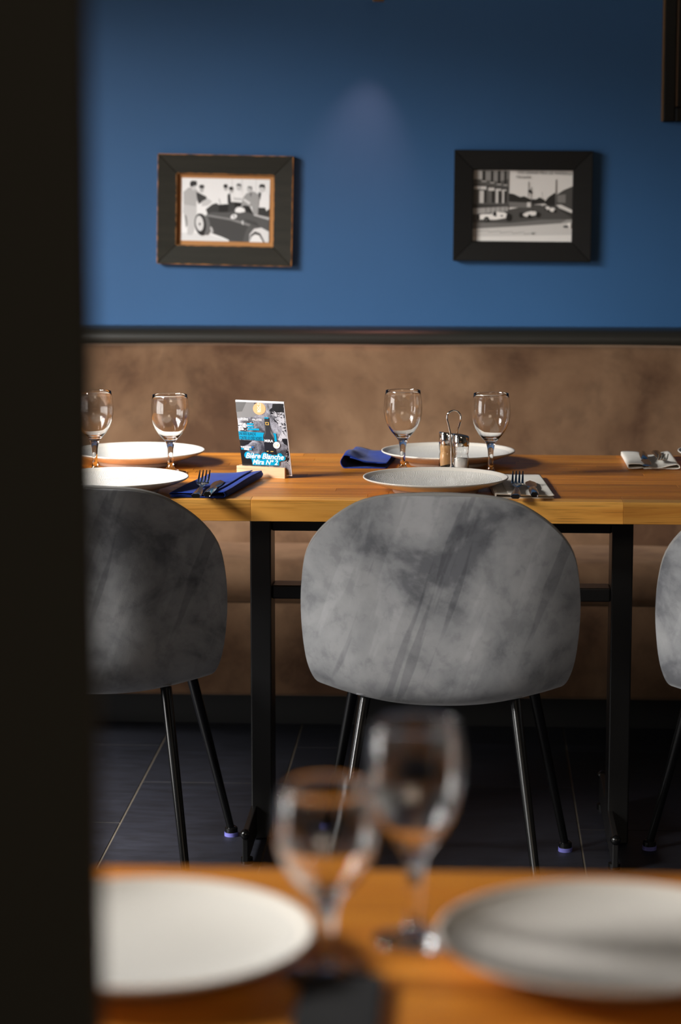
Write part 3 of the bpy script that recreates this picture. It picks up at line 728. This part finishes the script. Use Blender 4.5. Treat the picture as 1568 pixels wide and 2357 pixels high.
# ------------------------------------------------------------------ framed photographs on the blue wall
def picture(label, quad, rail_px, depth, mats, worn, slip):
    tl, tr_, br, bl = [ony(x, y, WALL_Y-depth) for x, y in quad]
    cx = (tl+tr_+br+bl)/4; W = ((tr_-tl).length+(br-bl).length)/2; H = ((tl-bl).length+(tr_-br).length)/2
    roll = math.atan2((tr_.z-tl.z)+(br.z-bl.z), (tr_.x-tl.x)+(br.x-bl.x))
    t = thing('picture_frame', label, 'picture frame', (cx.x, WALL_Y, cx.z)); t.rotation_euler = (0, -roll, 0)
    k = W/(((quad[1][0]-quad[0][0])+(quad[2][0]-quad[3][0]))/2); rw = rail_px*k
    o = [(-W/2, H/2), (W/2, H/2), (W/2, -H/2), (-W/2, -H/2)]; i = [(-W/2+rw, H/2-rw), (W/2-rw, H/2-rw), (W/2-rw, -H/2+rw), (-W/2+rw, -H/2+rw)]
    for a in range(4):
        b = (a+1) % 4; fr, ba = -depth, -.001
        g = G(); pts = [o[a], o[b], i[b], i[a]]
        g.add([(x, fr+(.004 if q > 1 else 0), z) for q, (x, z) in enumerate(pts)]+[(x, ba, z) for x, z in pts], [(0,1,2,3), (7,6,5,4), (0,4,5,1), (1,5,6,2), (2,6,7,3), (3,7,4,0)])
        r_ = g.build('frame_rail', mats, t, bevel=.0012, seg=1)
        if worn:
            # rubbed bare edges along the outer and inner arris
            e = G(); rnd = random.Random(a+5)
            for (p, q), lim in (((o[a], o[b]), .9), ((i[a], i[b]), 1.0)):
                p, q = Vector(p), Vector(q); n = 26; ins = (Vector((0, 0))-(p+q)/2).normalized() if lim < 1 else ((p+q)/2).normalized()
                top = []; wdt = []
                for s in range(n+1):
                    w_ = max(0.0003, (rnd.random()-.25)*.0022 + .0006)*(1.0 if lim < 1 else .8); wdt.append(w_)
                yy = fr-.0003 if lim < 1 else fr+.0036
                rows = [[], []]
                for s in range(n+1):
                    c_ = p.lerp(q, .006+.988*s/n); d_ = c_+ins*wdt[s]
                    rows[0].append((c_.x, yy, c_.y)); rows[1].append((d_.x, yy-.0001, d_.y))
                e.grid(rows)
            e.build('bare_edge', M['worn_edge'], r_)
    IW, IH = W-2*rw, H-2*rw
    G().box(-IW/2-.004, IW/2+.004, -.008, -.004, -IH/2-.004, IH/2+.004).build('slip_mount', slip, t)
    return t, IW, IH, k
t1, IW, IH, k1 = picture('worn dark frame with orange slip around a photo of men by a racing car', [(363, 353), (676, 360), (671, 614), (361, 607)], 44, .026, M['frame_worn'], True, M['slip'])
# photo 1, sketched in the coordinates of an enlarged view: frame opening (265..1205, 275..990)
PW, PH = IW-.0225, IH-.022
def m1(x, y):
    return ((x-730)/850)*PW, ((643-y)/632)*PH
P = Print(m1, -.0085)
P.rect(305, 327, 1155, 959, grey(222))
P.rect(785, 327, 795, 560, grey(206)).rect(880, 327, 892, 560, grey(208)).rect(1018, 327, 1026, 560, grey(204))
P.poly([(305, 880), (520, 880), (760, 945), (760, 959), (305, 959)], grey(206))
# men
P.poly([(330, 680), (362, 720), (368, 800), (350, 830)], grey(140))
P.poly([(325, 590), (450, 610), (452, 690), (430, 870), (405, 905), (362, 900), (366, 720), (320, 680)], grey(186))
P.poly([(322, 470), (370, 425), (420, 415), (470, 470), (545, 535), (560, 570), (520, 580), (450, 560), (448, 612), (325, 596)], grey(168))
P.poly([(400, 395), (444, 402), (440, 446), (412, 452), (396, 425)], grey(196)).poly([(384, 372), (405, 354), (448, 358), (452, 398), (420, 408), (400, 418), (384, 405)], grey(48))
P.poly([(445, 470), (480, 480), (540, 510), (550, 530), (470, 590), (452, 520)], grey(62)).poly([(478, 420), (520, 430), (512, 470), (482, 468)], grey(176)).ell(498, 412, 26, 20, grey(66))
P.poly([(500, 560), (560, 530), (600, 560), (560, 600), (500, 610)], grey(190))
P.poly([(672, 450), (730, 440), (755, 470), (752, 585), (690, 590), (668, 520)], grey(226)).poly([(668, 520), (690, 590), (684, 600), (664, 540)], grey(170)).ell(730, 425, 18, 24, grey(180)).ell(728, 402, 21, 20, grey(36))
P.poly([(748, 490), (772, 470), (782, 560), (775, 600), (752, 570)], grey(40)).poly([(772, 470), (806, 470), (805, 560), (785, 560)], grey(228)).ell(786, 446, 18, 22, grey(170)).ell(782, 424, 22, 18, grey(40))
P.poly([(806, 500), (830, 445), (885, 445), (900, 500), (890, 560), (812, 560)], grey(228)).poly([(806, 515), (890, 520), (885, 545), (812, 540)], grey(186)).ell(856, 418, 22, 26, grey(190)).poly([(832, 400), (840, 375), (872, 374), (880, 408), (862, 392)], grey(44))
P.poly([(895, 520), (930, 470), (1000, 450), (1050, 480), (1055, 560), (1040, 690), (1000, 690), (985, 600), (920, 600), (880, 590)], grey(150)).ell(958, 430, 24, 32, grey(186)).poly([(936, 410), (950, 396), (982, 402), (984, 440), (970, 420)], grey(120)).poly([(965, 470), (980, 460), (975, 510)], grey(60))
P.poly([(905, 520), (970, 560), (960, 585), (900, 540)], grey(205))
P.poly([(1062, 470), (1100, 440), (1153, 470), (1153, 630), (1062, 610)], grey(228)).poly([(1044, 455), (1074, 462), (1062, 545)], grey(30)).ell(1080, 425, 26, 32, grey(196)).poly([(1050, 400), (1064, 374), (1102, 376), (1108, 416), (1080, 402), (1056, 412)], grey(40))
# car
P.poly([(540, 640), (600, 590), (640, 575), (665, 590), (760, 580), (775, 560), (820, 560), (885, 565), (880, 600), (920, 590), (1000, 680), (760, 690), (560, 690)], grey(62))
P.poly([(668, 595), (758, 582), (755, 660), (664, 666)], grey(36)).poly([(818, 565), (886, 568), (878, 612), (820, 612)], grey(28)).poly([(1050, 610), (1115, 610), (1120, 650), (1153, 620), (1153, 705), (1045, 690)], grey(58)).poly([(922, 590), (960, 600), (1000, 676), (930, 650)], grey(36))
P.poly([(545, 690), (600, 668), (760, 665), (880, 650), (1010, 675), (1153, 712), (1153, 959), (770, 959), (760, 935), (600, 880), (560, 800)], grey(86))
P.poly([(545, 700), (780, 735), (960, 790), (930, 850), (900, 959), (770, 945), (600, 870), (556, 790)], grey(70))
P.poly([(548, 690), (780, 725), (975, 780), (960, 800), (780, 745), (548, 708)], grey(128)).poly([(1010, 675), (1153, 708), (1153, 735), (1000, 690)], grey(170))
for q in range(7): P.poly([(915+q*17, 725+q*5), (925+q*17, 728+q*5), (958+q*17, 770+q*5), (950+q*17, 770+q*5)], grey(58))
P.poly([(822, 640), (840, 612), (880, 606), (915, 625), (922, 655), (870, 668), (826, 662)], grey(228)).ell(812, 706, 32, 22, grey(224), rot=-.4).ell(814, 704, 9, 9, grey(60))
P.poly([(888, 745), (906, 748), (904, 790), (892, 780)], grey(196))
P.ell(500, 795, 62, 112, grey(46), rot=-.12).ell(545, 800, 40, 100, grey(104), rot=-.12).ell(490, 790, 56, 108, grey(40), rot=-.12).ell(482, 782, 38, 78, grey(204), rot=-.12).ell(484, 790, 9, 14, grey(60))
P.ell(600, 845, 12, 34, grey(176), rot=-.3)
P.poly([(965, 959), (968, 880), (1010, 825), (1080, 812), (1153, 850), (1153, 959)], grey(206)).poly([(968, 959), (975, 890), (1020, 850), (1070, 870), (1115, 959)], grey(66)).poly([(968, 959), (985, 905), (1020, 880), (1060, 890), (1100, 959)], grey(216))
P.build('photograph', t1)
t2, IW, IH, k2 = picture('plain black frame around a photo of racing cars in a street bend', [(1046, 345), (1365, 347), (1361, 604), (1043, 600)], 44.5, .028, M['frame_dark'], False, M['frame_dark'])
sep = (1.0, .96, .91)
def gs(v): return grey(v, sep)
def m2(x, y): return ((x-725)/915)*IW*.998, ((605-y)/682)*IH*.985
P = Print(m2, -.0085)
P.rect(268, 264, 1182, 946, gs(208))
P.rect(268, 640, 1182, 946, gs(150))
P.poly([(268, 630), (600, 640), (820, 590), (1040, 600), (1182, 700), (1182, 730), (900, 745), (600, 790), (268, 790)], gs(76)).poly([(268, 770), (620, 770), (900, 735), (1140, 730), (1060, 780), (640, 830), (268, 830)], gs(112))
P.poly([(268, 830), (700, 800), (1182, 760), (1182, 946), (268, 946)], gs(192)).poly([(268, 905), (1182, 880), (1182, 946), (268, 946)], gs(214))
for q in range(5): P.poly([(300+q*110, 850+q*6), (420+q*110, 842+q*4), (420+q*110, 846+q*4), (300+q*110, 856+q*6)], gs(140))
# trees and houses
P.poly([(590, 485), (640, 490), (700, 520), (740, 512), (800, 540), (850, 540), (880, 520), (930, 545), (930, 580), (820, 590), (600, 570)], gs(38)).poly([(590, 565), (800, 575), (800, 620), (590, 620)], gs(112))
P.poly([(920, 575), (960, 520), (1020, 475), (1036, 500), (1040, 600), (960, 600)], gs(34)).poly([(1036, 495), (1100, 450), (1182, 412), (1182, 640), (1040, 590)], gs(70)).poly([(1040, 500), (1120, 490), (1120, 570), (1045, 570)], gs(120))
P.poly([(1050, 590), (1080, 590), (1182, 640), (1182, 670), (1060, 620)], gs(204)).poly([(1060, 620), (1182, 670), (1182, 715), (1080, 650)], gs(54))
# building
P.poly([(268, 266), (600, 272), (598, 640), (268, 640)], gs(84)).poly([(268, 266), (590, 270), (590, 350), (500, 372), (268, 352)], gs(128))
P.poly([(272, 268), (345, 268), (345, 350), (272, 350)], gs(176))
for (x0, x1, y1) in ((350, 378, 368), (428, 452, 380), (492, 516, 396), (552, 574, 402)): P.rect(x0, 270, x1, y1, gs(34)).rect(x0-6, y1, x1+8, y1+8, gs(186))
P.poly([(268, 395), (598, 440), (598, 455), (268, 415)], gs(52))
for (x0, x1, y0) in ((275, 328, 418), (332, 388, 420), (408, 462, 432), (475, 524, 442), (534, 574, 450)): P.rect(x0, y0, x1, y0+30, gs(196))
for (x0, x1, l) in ((325, 366, 1), (412, 440, 0), (476, 500, 1), (536, 554, 1)): P.rect(x0, 462, x1, 580, gs(188 if l else 96)).rect(x1, 462, x1+22, 576, gs(32))
P.poly([(268, 590), (598, 600), (598, 625), (268, 625)], gs(58)).poly([(268, 632), (590, 612), (590, 655), (270, 690)], gs(158))
for q in range(5): P.rect(385+q*44, 620, 391+q*44, 670, gs(90))
# poles and hand-lettered caption
for (x, y0, y1, wd_) in ((778, 372, 520, 7), (803, 425, 620, 6), (1030, 350, 610, 9), (905, 470, 530, 3)): P.rect(x-wd_/2, y0, x+wd_/2, y1, gs(110))
P.ell(788, 462, 16, 12, gs(20)).ell(803, 476, 12, 9, gs(20)).rect(765, 570, 800, 615, gs(196))
P.text('1933 GRAND PRIX DE MARSEILLE', 672, 272, 1178, 298, gs(56), shear=.2, slope=6).text('Marseille', 660, 314, 800, 334, gs(64), shear=.2).rect(672, 338, 800, 341, gs(120))
# cars
P.poly([(310, 705), (350, 688), (440, 684), (460, 664), (490, 664), (560, 668), (590, 690), (585, 720), (480, 740), (330, 738)], gs(224)).poly([(448, 690), (462, 660), (484, 664), (486, 708), (468, 706)], gs(26)).ell(535, 702, 12, 7, gs(40))
P.ell(395, 738, 25, 26, gs(24)).ell(392, 740, 10, 11, gs(110)).ell(598, 716, 24, 38, gs(28)).ell(318, 718, 14, 24, gs(34))
P.poly([(722, 690), (760, 665), (820, 650), (852, 660), (856, 690), (760, 708)], gs(218)).ell(712, 692, 18, 26, gs(30)).ell(792, 704, 16, 18, gs(26)).ell(868, 688, 18, 26, gs(32)).ell(820, 648, 9, 9, gs(40))
P.ell(956, 622, 22, 16, gs(220)).ell(1000, 638, 26, 20, gs(224)).ell(968, 650, 10, 12, gs(30)).ell(1024, 652, 12, 14, gs(30)).ell(938, 632, 8, 10, gs(30)).ell(908, 595, 12, 8, gs(196))
P.poly([(1140, 765), (1172, 760), (1172, 815), (1145, 808)], gs(228)).ell(1128, 800, 26, 10, gs(48)).ell(822, 868, 9, 10, gs(120))
P.build('photograph', t2)

# black framed panel cut by the picture's upper right corner
bl = ony(1526, 281, WALL_Y-.03); k = .03
br_ = thing('picture_frame', 'large black glossy frame with dull gold edge at the upper right corner', 'picture frame', (bl.x, WALL_Y, bl.z))
FW, FH, RW = .46, .6, .031
for nm, b in (('frame_rail', (0, RW, 0, FH)), ('frame_rail', (FW-RW, FW, 0, FH)), ('frame_rail', (RW, FW-RW, 0, RW*1.2)), ('frame_rail', (RW, FW-RW, FH-RW, FH))):
    G().box(b[0], b[1], -.03, -.001, b[2], b[3]).build(nm, M['blackgloss'], br_, bevel=.003)
G().box(-.0028, .0, -.030, -.001, 0.002, FH).build('gilt_edge', M['gold'], br_)
G().box(RW, RW+.004, -.027, -.012, RW*1.2+.002, FH-RW).build('inner_bead', M['brownwood'], br_)
G().box(RW, FW-RW, -.012, -.004, RW*1.2, FH-RW).build('dark_panel', M['blackgloss'], br_)

# wall lamp whose lower wooden end shows at the top edge
lp = ony(872, 4, WALL_Y-.12)
lamp = thing('wall_lamp', 'wall lamp whose small wooden lower end shows at the top edge', 'wall lamp', (lp.x, WALL_Y, lp.z))
G().box(-.012, .0135, -.1335, -.108, 0, .56).build('wooden_stem', M['brownwood'], lamp, bevel=.001)
G().box(-.0145, -.012, -.1335, -.108, 0.0005, .56).build('metal_strip', M['lamp_metal'], lamp)
G().box(-.008, .008, -.108, -.012, .52, .536).build('arm', M['lamp_metal'], lamp, bevel=.001)
wpl = G().lathe([(0, 0), (.045, 0), (.045, .012), (0, .012)], 32).build('wall_plate', M['lamp_metal'], lamp, angle=40)
wpl.rotation_euler = (PI/2, 0, 0); wpl.location = (0, -.0005, .53)

# added warm spot below the lamp, imitating a pinkish reflection on the wall
sl = bpy.data.lights.new('reflection_spot', 'SPOT'); sl.energy = 8; sl.color = (1.0, 0.36, 0.27); sl.spot_size = math.radians(56); sl.spot_blend = 1.0; sl.shadow_soft_size = .012
so = bpy.data.objects.new('reflection_spot', sl); C.objects.link(so); so.parent = lamp; so.location = (0, -.12, -.02)
so.rotation_euler = Vector((-.14, math.tan(math.radians(9)), -1)).to_track_quat('-Z', 'Y').to_euler()
